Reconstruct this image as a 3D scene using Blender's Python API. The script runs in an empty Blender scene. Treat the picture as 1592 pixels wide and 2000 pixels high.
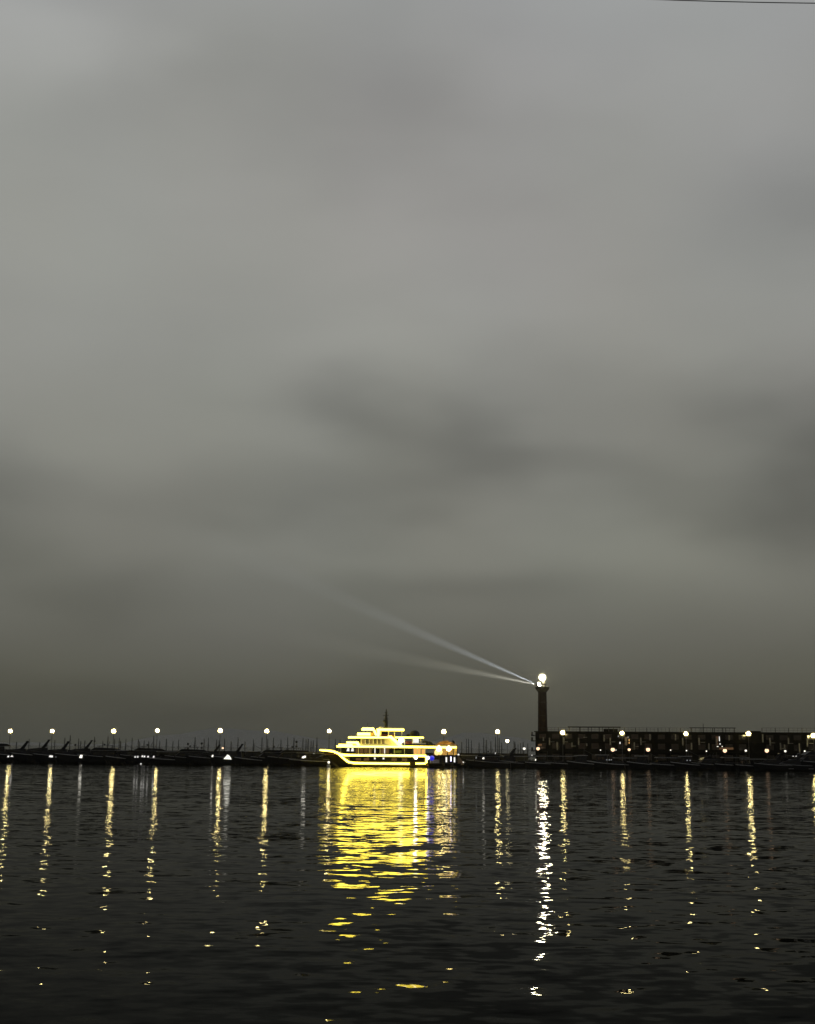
import bpy, math, random
from mathutils import Vector
random.seed(7)
S = bpy.context.scene
COL = S.collection
R = math.radians

# ------------------------------------------------------------------ camera
FPX, PW, PH = 2600.0, 1592.0, 2000.0
HORIZON = 1458.0
CH = 5.0
ROLL = 12.0 / 1592
TH = math.atan((HORIZON - PH / 2) / FPX)
CT, ST = math.cos(TH), math.sin(TH)
cd = bpy.data.cameras.new('camera')
cd.sensor_fit = 'VERTICAL'; cd.sensor_height = 24.0; cd.lens = 24.0 * FPX / PH
cd.clip_start = 0.1; cd.clip_end = 20000
cam = bpy.data.objects.new('camera', cd); COL.objects.link(cam)
from mathutils import Matrix
cam.matrix_world = Matrix.Translation((0, 0, CH)) @ Matrix.Rotation(math.pi / 2 + TH, 4, 'X') @ Matrix.Rotation(ROLL, 4, 'Z')
S.camera = cam

# ------------------------------------------------------------------ exposure
S.view_settings.view_transform = 'Standard'
S.view_settings.look = 'None'
S.view_settings.gamma = 1.0
S.view_settings.exposure = 0.0
S.view_settings.use_curve_mapping = False
S.render.engine = 'CYCLES'
S.cycles.use_denoising = True
S.cycles.sample_clamp_indirect = 40.0
S.cycles.sample_clamp_direct = 0.0
S.cycles.max_bounces = 5
S.cycles.volume_bounces = 0
S.cycles.volume_max_steps = 64

# ------------------------------------------------------------------ helpers: pixels <-> world
def ray(px, py):
    u_ = (px - PW / 2) / FPX; v_ = (PH / 2 - py) / FPX
    u = u_ * math.cos(ROLL) - v_ * math.sin(ROLL); v = u_ * math.sin(ROLL) + v_ * math.cos(ROLL)
    return Vector((u, CT - v * ST, ST + v * CT))
def P(px, py, Y):
    d = ray(px, py); return Vector((0, 0, CH)) + d * (Y / d.y)
def W(px, py, z=0.0):
    d = ray(px, py); return Vector((0, 0, CH)) + d * ((z - CH) / d.z)
def proj(p):
    x, y, z = p[0], p[1], p[2] - CH
    zc = y * CT + z * ST
    u = x / zc; v = (-y * ST + z * CT) / zc
    u_ = u * math.cos(ROLL) + v * math.sin(ROLL); v_ = -u * math.sin(ROLL) + v * math.cos(ROLL)
    return (PW / 2 + FPX * u_, PH / 2 - FPX * v_)
def zfor(x, y, py):
    lo, hi = -5.0, 80.0
    for _ in range(50):
        m = (lo + hi) / 2
        if proj((x, y, m))[1] > py: lo = m
        else: hi = m
    return lo
LA, LB = W(0, 1490), W(1592, 1506)
LD = (LB - LA).normalized()
LN = Vector((-LD.y, LD.x, 0))
if LN.y < 0: LN = -LN
LANG = math.atan2(LD.y, LD.x)
def place(px, off, z=0.0):
    lo, hi = -300.0, 500.0
    for _ in range(60):
        m = (lo + hi) / 2
        q = LA + LD * m + LN * off; q.z = z
        if proj(q)[0] < px: lo = m
        else: hi = m
    q = LA + LD * lo + LN * off; q.z = z
    return q
def along(px, off):
    return (place(px, off) - LA).dot(LD)

# ------------------------------------------------------------------ world: overcast dusk sky
world = bpy.data.worlds.new('World'); S.world = world; world.use_nodes = True
nt = world.node_tree; N = nt.nodes; L = nt.links; N.clear()
def lk(a, b): L.new(a, b)
def mth(op, a, b=None, c=None):
    n = N.new('ShaderNodeMath'); n.operation = op
    for i, v in enumerate((a, b, c)):
        if v is None: continue
        if isinstance(v, (int, float)): n.inputs[i].default_value = v
        else: lk(v, n.inputs[i])
    return n.outputs[0]
tc = N.new('ShaderNodeTexCoord')
sep = N.new('ShaderNodeSeparateXYZ'); lk(tc.outputs['Generated'], sep.inputs[0])
az = mth('ARCTAN2', sep.outputs[0], sep.outputs[1])
el = mth('ARCSINE', sep.outputs[2])
# soft warp so that cloud edges wander
mp = N.new('ShaderNodeMapping'); mp.inputs['Scale'].default_value = (1, 1, 2.2); lk(tc.outputs['Generated'], mp.inputs[0])
nz = N.new('ShaderNodeTexNoise'); nz.inputs['Scale'].default_value = 4.0; nz.inputs['Detail'].default_value = 3; nz.inputs['Roughness'].default_value = .45
lk(mp.outputs[0], nz.inputs['Vector'])
sc3 = N.new('ShaderNodeSeparateColor'); lk(nz.outputs['Color'], sc3.inputs[0])
azw = mth('MULTIPLY_ADD', mth('SUBTRACT', sc3.outputs[0], .5), .30, az)
elw = mth('MULTIPLY_ADD', mth('SUBTRACT', sc3.outputs[1], .5), .16, el)
ramp = N.new('ShaderNodeValToRGB'); ramp.color_ramp.interpolation = 'LINEAR'
def s2l(c): return tuple(((v / 255 + .055) / 1.055) ** 2.4 if v > 10 else v / 255 / 12.92 for v in c) + (1,)
def sel(py):
    d = ray(796, py).normalized(); return math.asin(d.z)
stops = [(0.0, (78, 79, 72)), (sel(1350) / 1.6, (86, 87, 79)), (sel(1250) / 1.6, (100, 100, 94)), (sel(1100) / 1.6, (119, 119, 112)),
         (sel(900) / 1.6, (136, 136, 129)), (sel(600) / 1.6, (150, 150, 145)), (sel(250) / 1.6, (153, 153, 150)), (sel(0) / 1.6, (158, 159, 158)), (1.0, (158, 160, 160))]
lk(mth('DIVIDE', mth('MAXIMUM', el, 0.0), 1.6), ramp.inputs[0])
els = ramp.color_ramp.elements
els[0].position, els[0].color = stops[0][0], s2l(stops[0][1])
els[1].position, els[1].color = stops[-1][0], s2l(stops[-1][1])
for p, c in stops[1:-1]:
    e = els.new(p); e.color = s2l(c)
BLOBS = [(500, 120, 330, 150, -.07), (800, 220, 200, 160, -.07), (-20, 30, 180, 90, .10), (150, 400, 300, 200, .04), (1550, 360, 200, 110, -.10),
         (1640, 850, 200, 140, -.26), (640, 800, 170, 60, -.14), (900, 880, 230, 70, -.15), (1150, 900, 260, 50, -.08), (1300, 750, 250, 60, -.05),
         (620, 950, 170, 50, -.08), (0, 960, 150, 90, -.13), (250, 950, 200, 50, -.05), (260, 1130, 200, 55, -.08), (900, 1150, 220, 50, -.08),
         (1300, 1080, 300, 90, .06), (700, 1060, 200, 40, .04), (800, 660, 200, 60, .04), (300, 1350, 600, 40, -.06)]
acc = None
for bx_, by_, rx, ry, am in BLOBS:
    d = ray(bx_, by_).normalized()
    a0 = math.atan2(d.x, d.y); e0 = math.asin(d.z)
    sa = rx / FPX / max(.5, math.cos(e0)) * 1.1; se = ry / FPX * 1.1
    u = mth('DIVIDE', mth('SUBTRACT', azw, a0), sa); v = mth('DIVIDE', mth('SUBTRACT', elw, e0), se)
    g = mth('EXPONENT', mth('MULTIPLY', mth('ADD', mth('MULTIPLY', u, u), mth('MULTIPLY', v, v)), -1.0))
    acc = mth('MULTIPLY_ADD', g, am * 1.95, acc if acc is not None else 1.0)
nz2 = N.new('ShaderNodeTexNoise'); nz2.inputs['Scale'].default_value = 5.0; nz2.inputs['Detail'].default_value = 4; nz2.inputs['Roughness'].default_value = .42
mp2 = N.new('ShaderNodeMapping'); mp2.inputs['Scale'].default_value = (1, 1, 2.1); mp2.inputs['Location'].default_value = (3.1, 1.7, .4)
lk(tc.outputs['Generated'], mp2.inputs[0]); lk(mp2.outputs[0], nz2.inputs['Vector'])
acc = mth('ADD', acc, mth('MULTIPLY', mth('SUBTRACT', nz2.outputs['Fac'], .5), .26))
cl = N.new('ShaderNodeVectorMath'); cl.operation = 'SCALE'
tn = N.new('ShaderNodeTexNoise'); tn.inputs['Scale'].default_value = 3.4; tn.inputs['Detail'].default_value = 2
lk(tc.outputs['Generated'], tn.inputs['Vector'])
tm = N.new('ShaderNodeVectorMath'); tm.operation = 'MULTIPLY_ADD'; lk(tn.outputs['Color'], tm.inputs[0]); tm.inputs[1].default_value = (.10, .05, .12); tm.inputs[2].default_value = (.95, .975, .94)
tt_ = N.new('ShaderNodeVectorMath'); tt_.operation = 'MULTIPLY'; lk(ramp.outputs[0], tt_.inputs[0]); lk(tm.outputs[0], tt_.inputs[1])
lk(tt_.outputs[0], cl.inputs[0]); lk(acc, cl.inputs['Scale'])
sky = N.new('ShaderNodeTexSky'); sky.sky_type = 'NISHITA'; sky.sun_disc = False
sky.sun_elevation = R(3); sky.sun_rotation = R(200)
bg1 = N.new('ShaderNodeBackground'); lk(sky.outputs[0], bg1.inputs[0]); bg1.inputs[1].default_value = .004
bg2 = N.new('ShaderNodeBackground'); lk(cl.outputs[0], bg2.inputs[0]); bg2.inputs[1].default_value = .97
ad = N.new('ShaderNodeAddShader'); lk(bg1.outputs[0], ad.inputs[0]); lk(bg2.outputs[0], ad.inputs[1])
wo = N.new('ShaderNodeOutputWorld'); lk(ad.outputs[0], wo.inputs['Surface'])
world.cycles.sampling_method = 'MANUAL'; world.cycles.sample_map_resolution = 512

# dusk sun, all but gone behind the overcast
sd = bpy.data.lights.new('sun', 'SUN'); sd.energy = .004; sd.angle = R(25); sd.color = (1, .93, .85)
so = bpy.data.objects.new('sun', sd); COL.objects.link(so); so.rotation_euler = (R(87), 0, R(-20))

# ------------------------------------------------------------------ materials
def mat(name, col, rough=.6, metal=0., noise=.0, nscale=3., emit=None, spec=.3):
    m = bpy.data.materials.new(name); m.use_nodes = True
    t = m.node_tree; b = t.nodes['Principled BSDF']
    b.inputs['Roughness'].default_value = rough; b.inputs['Metallic'].default_value = metal
    b.inputs['Specular IOR Level'].default_value = spec
    if noise:
        c = t.nodes.new('ShaderNodeTexCoord'); n = t.nodes.new('ShaderNodeTexNoise')
        n.inputs['Scale'].default_value = nscale; n.inputs['Detail'].default_value = 5
        t.links.new(c.outputs['Object'], n.inputs['Vector'])
        r = t.nodes.new('ShaderNodeValToRGB')
        r.color_ramp.elements[0].position = .3; r.color_ramp.elements[1].position = .7
        r.color_ramp.elements[0].color = tuple(v * (1 - noise) for v in col) + (1,)
        r.color_ramp.elements[1].color = tuple(min(1, v * (1 + noise)) for v in col) + (1,)
        t.links.new(n.outputs['Fac'], r.inputs[0]); t.links.new(r.outputs[0], b.inputs['Base Color'])
    else:
        b.inputs['Base Color'].default_value = tuple(col) + (1,)
    if emit:
        b.inputs['Emission Color'].default_value = tuple(emit[0]) + (1,)
        b.inputs['Emission Strength'].default_value = emit[1]
    return m
def glow(name, col, st): return mat(name, (.05, .05, .05), .5, emit=(col, st))
M = {
 'hull_dark': mat('dark_gelcoat', (.012, .013, .016), .35, noise=.3, spec=.06),
 'hull_pale': mat('weathered_gelcoat', (.24, .24, .24), .4, noise=.25),
 'trim_pale': mat('pale_trim', (.30, .30, .30), .5, noise=.2),
 'cabin_dark': mat('dark_cabin', (.015, .015, .018), .5, noise=.3, spec=.06),
 'glass': mat('dark_glass', (.006, .007, .009), .12, spec=.5),
 'metal': mat('dull_steel', (.04, .04, .042), .5, .6, noise=.2),
 'mast': mat('mast_metal', (.022, .023, .022), .55, noise=.2),
 'canvas': mat('dark_canvas', (.012, .013, .018), .9, noise=.4, nscale=6),
 'concrete': mat('wet_concrete', (.022, .022, .020), .8, noise=.4, nscale=.7, spec=.06),
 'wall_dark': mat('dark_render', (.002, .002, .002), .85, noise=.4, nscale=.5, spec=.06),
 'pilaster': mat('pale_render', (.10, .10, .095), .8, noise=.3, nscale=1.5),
 'slab': mat('slab_concrete', (.004, .004, .004), .8, noise=.3, spec=.06),
 'brick': mat('brown_brick', (.010, .005, .0035), .85, noise=.35, nscale=1.2, spec=.06),
 'stone_dark': mat('dark_stone', (.018, .016, .014), .85, noise=.35, nscale=1.2, spec=.06),
 'yacht_white': mat('white_superstructure', (.62, .60, .55), .4, noise=.06),
 'yacht_hull': mat('yacht_hull_paint', (.035, .028, .02), .3, noise=.2),
 'yacht_boot': mat('antifouling', (.03, .012, .008), .5, noise=.3),
 'teak': mat('teak_deck', (.22, .12, .06), .7, noise=.3, nscale=8),
 'red': mat('red_vinyl', (.07, .012, .012), .6, noise=.2),
 'green': mat('green_blind', (.12, .16, .04), .6, noise=.2),
 'rubber': mat('black_rubber', (.01, .01, .01), .8, noise=.3),
 'led': glow('led_yellow', (1, .76, .075), 11.0),
 'lamp': glow('lamp_sodium', (1, .81, .33), 165.0),
 'lamp_small': glow('lamp_small', (1, .85, .45), 14.0),
 'lamp_warm': glow('lamp_warm', (1, .66, .40), 1.8),
 'lamp_white': glow('lamp_white', (1, .95, .82), 1.5),
 'lighthouse': glow('lighthouse_lamp', (1, .91, .58), 700.0),
 'flood': glow('floodlight', (1, .88, .66), 15.0),
 'flood_warm': glow('floodlight_warm', (1, .74, .28), 30.0),
 'blue': glow('blue_light', (.015, .035, 1), .7),
 'violet': glow('violet_light', (.7, .65, 1), 4.0),
 'cabin_lit': glow('cabin_light', (1, .52, .14), .9),
 'cabin_dim': glow('cabin_dim_light', (1, .42, .14), .08),
 'pane_white': glow('window_white', (1, .97, .92), .95),
 'pane_faint': glow('window_faint', (.9, .95, 1), .35),
 'rocks': mat('rocks', (.22, .22, .21), .9, noise=.4, nscale=.4),
 'cable': mat('cable_sheath', (.03, .03, .03), .6, noise=.2),
}

def halo_shell_mat(name, col, st, mix):  # see-through emissive shell fading to its rim: bloom halo painted as emission
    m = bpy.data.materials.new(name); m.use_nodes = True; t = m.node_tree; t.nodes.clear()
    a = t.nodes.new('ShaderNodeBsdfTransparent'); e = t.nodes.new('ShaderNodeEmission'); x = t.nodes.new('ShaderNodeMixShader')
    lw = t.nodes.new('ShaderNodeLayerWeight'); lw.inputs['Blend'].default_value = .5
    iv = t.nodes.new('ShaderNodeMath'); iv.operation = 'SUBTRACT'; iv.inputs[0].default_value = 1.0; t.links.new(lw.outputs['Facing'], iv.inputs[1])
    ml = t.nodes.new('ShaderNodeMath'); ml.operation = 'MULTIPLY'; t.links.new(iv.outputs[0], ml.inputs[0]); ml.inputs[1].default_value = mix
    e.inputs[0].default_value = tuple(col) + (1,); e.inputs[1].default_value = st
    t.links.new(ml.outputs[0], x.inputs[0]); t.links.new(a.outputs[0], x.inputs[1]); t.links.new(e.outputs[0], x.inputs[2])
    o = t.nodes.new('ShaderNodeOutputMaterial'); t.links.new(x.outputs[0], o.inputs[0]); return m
M['halo_shell'] = halo_shell_mat('lamp_halo', (1, .80, .35), .9, .5)
M['beacon_halo'] = halo_shell_mat('beacon_halo', (1, .90, .55), 1.0, .45)
# ------------------------------------------------------------------ mesh builder
class MB:
    def __init__(s): s.v = []; s.f = []
    def add(s, vs, fs):
        o = len(s.v); s.v += [tuple(v) for v in vs]; s.f += [tuple(i + o for i in f) for f in fs]; return s
    def box(s, x0, x1, y0, y1, z0, z1):
        vs = [(x, y, z) for z in (z0, z1) for y in (y0, y1) for x in (x0, x1)]
        return s.add(vs, [(0, 2, 3, 1), (4, 5, 7, 6), (0, 1, 5, 4), (2, 6, 7, 3), (0, 4, 6, 2), (1, 3, 7, 5)])
    def tube(s, pts, r, n=6):
        pts = [Vector(p) for p in pts]; rs = r if isinstance(r, (list, tuple)) else [r] * len(pts)
        vs = []
        for i, p in enumerate(pts):
            t = (pts[min(i + 1, len(pts) - 1)] - pts[max(i - 1, 0)]).normalized()
            a = Vector((0, 1, 0)) if abs(t.y) < .9 else Vector((1, 0, 0))
            u = t.cross(a).normalized(); w = t.cross(u)
            for k in range(n):
                g = 2 * math.pi * k / n; vs.append(p + (u * math.cos(g) + w * math.sin(g)) * rs[i])
        fs = [(i * n + k, i * n + (k + 1) % n, (i + 1) * n + (k + 1) % n, (i + 1) * n + k) for i in range(len(pts) - 1) for k in range(n)]
        fs += [tuple(range(n))[::-1], tuple((len(pts) - 1) * n + k for k in range(n))]
        return s.add(vs, fs)
    def lathe(s, prof, n=16, c=(0, 0, 0), sq=1.0):
        vs = [(c[0] + r * math.cos(2 * math.pi * k / n), c[1] + r * sq * math.sin(2 * math.pi * k / n), c[2] + z) for r, z in prof for k in range(n)]
        fs = [(i * n + k, i * n + (k + 1) % n, (i + 1) * n + (k + 1) % n, (i + 1) * n + k) for i in range(len(prof) - 1) for k in range(n)]
        fs += [tuple(range(n))[::-1], tuple((len(prof) - 1) * n + k for k in range(n))]
        return s.add(vs, fs)
    def ball(s, c, r, n=12, zs=1.0):
        m = 8
        return s.lathe([(r * math.sin(math.pi * i / m) + 1e-4, -r * zs * math.cos(math.pi * i / m)) for i in range(m + 1)], n, c)
    def prism(s, pts, z0, z1):           # outline in xy
        n = len(pts)
        vs = [(x, y, z0) for x, y in pts] + [(x, y, z1) for x, y in pts]
        return s.add(vs, [tuple(range(n))[::-1], tuple(range(n, 2 * n))] + [(i, (i + 1) % n, n + (i + 1) % n, n + i) for i in range(n)])
    def side(s, pts, y0, y1):            # outline in xz, extruded in y
        n = len(pts)
        vs = [(x, y0, z) for x, z in pts] + [(x, y1, z) for x, z in pts]
        return s.add(vs, [tuple(range(n))[::-1], tuple(range(n, 2 * n))] + [(i, (i + 1) % n, n + (i + 1) % n, n + i) for i in range(n)])
    def loft(s, rings, cap=True):
        n = len(rings[0]); vs = [p for r in rings for p in r]
        fs = [(i * n + k, i * n + (k + 1) % n, (i + 1) * n + (k + 1) % n, (i + 1) * n + k) for i in range(len(rings) - 1) for k in range(n)]
        if cap: fs += [tuple(range(n))[::-1], tuple((len(rings) - 1) * n + k for k in range(n))]
        return s.add(vs, fs)
    def build(s, name, m, parent=None, loc=(0, 0, 0), rz=0, smooth=False, label=None, bevel=0):
        me = bpy.data.meshes.new(name); me.from_pydata(s.v, [], s.f); me.update()
        me.materials.append(M[m] if isinstance(m, str) else m)
        if smooth:
            for p in me.polygons: p.use_smooth = True
        o = bpy.data.objects.new(name, me); COL.objects.link(o)
        o.location = loc; o.rotation_euler = (0, 0, rz)
        if parent: o.parent = parent
        if label: o['label'] = label
        if bevel:
            b = o.modifiers.new('bevel', 'BEVEL'); b.width = bevel; b.segments = 2; b.limit_method = 'ANGLE'
        return o
def thing(name, label, cat, loc=(0, 0, 0), rz=0, group=None):
    o = bpy.data.objects.new(name, None); COL.objects.link(o)
    o.location = loc; o.rotation_euler = (0, 0, rz); o['label'] = label; o['category'] = cat
    if group: o['group'] = group
    o.empty_display_size = .3
    return o
KIDS = {}
def kids(o):
    return [c for c in o.children]
def dup(root, loc, rz, label, scale=1.0):
    def cp(o, par):
        c = o.copy(); COL.objects.link(c)
        if par: c.parent = par
        for k in kids(o): cp(k, c)
        return c
    r = cp(root, None); r.location = loc; r.rotation_euler = (0, 0, rz); r.scale = (scale,) * 3; r['label'] = label
    return r
def relight(root, name, m):
    for c in kids(root):
        if c.name.split('.')[0] == name:
            c.data = c.data.copy(); c.data.materials[0] = M[m]

# ------------------------------------------------------------------ sea
sea = bpy.data.meshes.new('sea')
XS = [-5200, -600, -200, 0, 200, 600, 5200]; YS = [-300, 0, 100, 200, 400, 1000, 5200]
sea.from_pydata([(x, y, 0) for y in YS for x in XS], [], [(j * 7 + i, j * 7 + i + 1, j * 7 + i + 8, j * 7 + i + 7) for j in range(6) for i in range(6)])
wm = bpy.data.materials.new('sea_water'); wm.use_nodes = True; t = wm.node_tree; t.nodes.clear()
def n_(ty, **k):
    x = t.nodes.new(ty)
    for a, b in k.items(): setattr(x, a, b)
    return x
def wmth(op, a, b=None, c=None):
    n = n_('ShaderNodeMath', operation=op)
    for i, v in enumerate((a, b, c)):
        if v is None: continue
        if isinstance(v, (int, float)): n.inputs[i].default_value = v
        else: t.links.new(v, n.inputs[i])
    return n.outputs[0]
geo = n_('ShaderNodeNewGeometry')
sx = sy = None
# (length across, length along view, slope gain x, slope gain y, rotation)
LAYERS = [(12.0, 7.0, .010, .045, 6), (4.2, 2.4, .040, .140, -4), (1.6, 1.0, .10, .215, 6), (.6, .38, .10, .18, -12)]
gust = n_('ShaderNodeTexNoise'); gm = n_('ShaderNodeMapping'); gm.inputs['Scale'].default_value = (.02, .05, .05)
t.links.new(geo.outputs['Position'], gm.inputs[0]); t.links.new(gm.outputs[0], gust.inputs['Vector']); gust.inputs['Scale'].default_value = 1.0; gust.inputs['Detail'].default_value = 3
gf = n_('ShaderNodeMapRange'); t.links.new(gust.outputs['Fac'], gf.inputs[0])
gf.inputs[1].default_value = .35; gf.inputs[2].default_value = .65; gf.inputs[3].default_value = .75; gf.inputs[4].default_value = 1.3
for li, (lx, ly, gx, gy, rot) in enumerate(LAYERS):
    m_ = n_('ShaderNodeMapping'); m_.inputs['Scale'].default_value = (1 / lx, 1 / ly, 1); m_.inputs['Rotation'].default_value = (0, 0, R(rot))
    m_.inputs['Location'].default_value = (li * 13.7, li * 5.1, li * 3.3)
    t.links.new(geo.outputs['Position'], m_.inputs[0])
    nn = n_('ShaderNodeTexNoise'); nn.inputs['Scale'].default_value = 1.0; nn.inputs['Detail'].default_value = 1.0; nn.inputs['Roughness'].default_value = .5
    t.links.new(m_.outputs[0], nn.inputs['Vector'])
    sc_ = n_('ShaderNodeSeparateColor'); t.links.new(nn.outputs['Color'], sc_.inputs[0])
    sx = wmth('MULTIPLY_ADD', wmth('SUBTRACT', sc_.outputs[0], .5), gx, sx if sx is not None else 0.0)
    sy = wmth('MULTIPLY_ADD', wmth('SUBTRACT', sc_.outputs[1], .5), gy, sy if sy is not None else 0.0)
sx = wmth('MULTIPLY', sx, gf.outputs[0]); sy = wmth('MULTIPLY', sy, gf.outputs[0])
cmb = n_('ShaderNodeCombineXYZ'); t.links.new(sx, cmb.inputs[0]); t.links.new(sy, cmb.inputs[1]); cmb.inputs[2].default_value = 1
nrm = n_('ShaderNodeVectorMath', operation='NORMALIZE'); t.links.new(cmb.outputs[0], nrm.inputs[0])
pb = n_('ShaderNodeBsdfPrincipled')
pb.inputs['Base Color'].default_value = (.0015, .002, .0012, 1)
pb.inputs['Roughness'].default_value = .03; pb.inputs['IOR'].default_value = 1.024
t.links.new(nrm.outputs[0], pb.inputs['Normal'])
ou = n_('ShaderNodeOutputMaterial'); t.links.new(pb.outputs[0], ou.inputs[0])
sea.materials.append(wm)
so_ = bpy.data.objects.new('sea', sea); COL.objects.link(so_); so_['kind'] = 'structure'

# distant hills
hm = MB(); ring = []
prev = None
for k in range(121):
    x = -3600 + 60 * k
    px = 796 + x / 4300 * FPX
    h = 4 + 58 * math.exp(-((px - 470) / 150) ** 2) + 42 * math.exp(-((px - 930) / 110) ** 2) + 25 * math.exp(-((px - 1500) / 300) ** 2) + 5 * math.sin(k * .7) + 4 * math.sin(k * 1.9 + 1)
    h = max(h, 3)
    ring.append([(x, 4100, -1), (x, 4300, h), (x + 20, 4500, h * .9), (x, 4800, -1)])
hm.loft(ring); ho = hm.build('hills', 'rocks'); ho['kind'] = 'structure'

# ------------------------------------------------------------------ breakwater, sea wall, rocks
def ribbon(a, b, o0, o1, z0, z1):
    m = MB()
    pts = [LA + LD * a + LN * o0, LA + LD * b + LN * o0, LA + LD * b + LN * o1, LA + LD * a + LN * o1]
    return m.prism([(p.x, p.y) for p in pts], z0, z1)
q = ribbon(-150, 420, 14, 44, -1.5, 1.3).build('quay', 'concrete'); q['kind'] = 'structure'
cop = ribbon(-150, 420, 13.7, 14.3, 1.0, 1.45).build('quay_edge', 'slab'); cop['kind'] = 'structure'
wend = along(1044, 24)
sw = thing('sea_wall', 'long low dark concrete wall running along the breakwater behind the moored boats', 'wall', LA + LD * 0 + LN * 22, LANG)
k = -140.0
while k < wend - 3:
    MB().box(0, 5.96, 0, .6, 1.3, 3.15).build('panel', 'concrete', sw, (k, 0, 0))
    k += 6.0
MB().box(-140, k, -.15, .75, 3.15, 3.4).build('coping', 'slab', sw)

# ------------------------------------------------------------------ breakwater lamps
WORDS = ['first', 'second', 'third', 'fourth', 'fifth', 'sixth', 'seventh', 'eighth', 'ninth', 'tenth', 'eleventh', 'twelfth', 'thirteenth', 'fourteenth', 'fifteenth']
LAMPS = [(20, 1428), (102, 1428), (222, 1428), (307, 1427), (430, 1427), (521, 1428), (643, 1428), (867, 1429), (972, 1429),
         (1099, 1431), (1215, 1432), (1340, 1433), (1462, 1433), (1589, 1437)]
LL = ['nearest the left edge of the photo, slanting cruiser mast beside it', 'second from the left edge of the photo',
      'third from the left edge of the photo', 'fourth from the left edge of the photo', 'fifth from the left, above the brightest white-lit boat',
      'sixth from the left edge, above dark cruisers', 'just left of the yellow-lit yacht bow', 'above the stern of the yellow-lit yacht',
      'tall, just right of the lit tour boat', 'just right of the lighthouse tower', '',
      'second past it on the building front', '', '']
LL[10] = 'second to the right of the lighthouse'; LL[11] = 'third to the right of the lighthouse'
LL[12] = 'fourth to the right of the lighthouse'; LL[13] = 'cut by the right edge of the photo'
def make_lamp(H, gr):
    t0 = thing('street_lamp', '', 'street lamp', group='tall lamps lit along the breakwater')
    MB().lathe([(.22, 0), (.22, .5), (.14, .6), (.09, .75)], 8).build('base', 'metal', t0)
    MB().tube([(0, 0, .7), (0, 0, H - gr - .15)], [.10, .06], 8).build('pole', 'metal', t0)
    MB().tube([(.0, 0, H - gr - .35), (.5, 0, H - gr - .1), (.75, 0, H - gr + .15)], .035).build('arm', 'metal', t0)
    g = MB().ball((0, 0, H), gr, 14).build('globe', 'lamp', t0, smooth=True)
    MB().ball((0, 0, H), gr * 1.75, 16).build('halo_shell', 'halo_shell', t0, smooth=True)  # added glow shell round the bulb, imitates lens bloom
    MB().lathe([(gr * .5, H - gr - .08), (gr * .62, H - gr + .1)], 12).build('collar', 'metal', t0)
    MB().lathe([(gr * .5, H + gr * 1.7), (gr * .3, H + gr * 1.8), (.03, H + gr * 2)], 12).build('cap', 'metal', t0)
    return t0
for i, (px, py) in enumerate(LAMPS):
    p = place(px, 19.0 if px < 1044 else 17.5, 8.0)
    H = zfor(p.x, p.y, py) - 1.3
    o = make_lamp(H, random.uniform(.42, .52))
    o.location = (p.x, p.y, 1.3); o['label'] = 'tall lit lamp post, ' + LL[i]

# small lamps
def small_lamp(px, py, off, r, m, label, base=1.3, cat='lamp', name='quay_light'):
    p = place(px, off, 4); z = zfor(p.x, p.y, py)
    t0 = thing(name, label, cat, (p.x, p.y, base), group='small low lights on the quay')
    h = z - base
    MB().lathe([(.12, 0), (.12, .15), (.05, .2), (.04, max(.25, h - r))], 8).build('post', 'metal', t0)
    MB().ball((0, 0, h), r, 10).build('globe', m, t0, smooth=True)
    MB().lathe([(r * .9, h + r * .7), (r * .5, h + r * 1.15), (.02, h + r * 1.3)], 8).build('cap', 'metal', t0)
    return t0
small_lamp(991, 1447, 17, .42, 'lamp_small', 'shorter bright lamp just right of the tall lamp by the tour boat')
small_lamp(1024, 1462, 16, .34, 'lamp_white', 'small white quay light left of the building corner')
small_lamp(1051, 1462, 16, .44, 'lamp_warm', 'warm orange quay light at the foot of the lighthouse')
small_lamp(1197, 1464, 15.5, .5, 'lamp_warm', 'warm light left of three low lights under the second lamp right of the lighthouse')
small_lamp(1229, 1464, 15.5, .36, 'lamp_warm', 'smallest middle one of three warm lights in front of the building')
small_lamp(1266, 1464, 15.5, .5, 'lamp_warm', 'warm light right of the three low lights in front of the building')
small_lamp(1416, 1466, 15.5, .5, 'lamp_warm', 'warm low light left of the fourth lamp right of the lighthouse')
small_lamp(1498, 1466, 15.5, .5, 'lamp_warm', 'warm low light right of the fourth lamp right of the lighthouse')
small_lamp(1173, 1465, 15, .15, 'lamp_white', 'tiny white light left of the three warm lights')
small_lamp(1310, 1465, 15, .15, 'lamp_white', 'tiny white light right of the three warm lights')
small_lamp(1341, 1466, 15, .17, 'lamp_white', 'tiny white light under the third lamp right of the lighthouse')
small_lamp(1380, 1467, 15, .17, 'lamp_white', 'tiny white light left of the right-hand warm lights')
small_lamp(1457, 1466, 15, .28, 'lamp_white', 'white light midway between the two right-hand warm lights')
small_lamp(1534, 1467, 15, .28, 'lamp_white', 'white light right of the last warm light')
small_lamp(1572, 1467, 15, .22, 'lamp_white', 'small pinkish white light near the right edge of the photo')
small_lamp(435, 1461, 15, .26, 'lamp_warm', 'small warm light under the fifth lamp post from the left')

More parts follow.
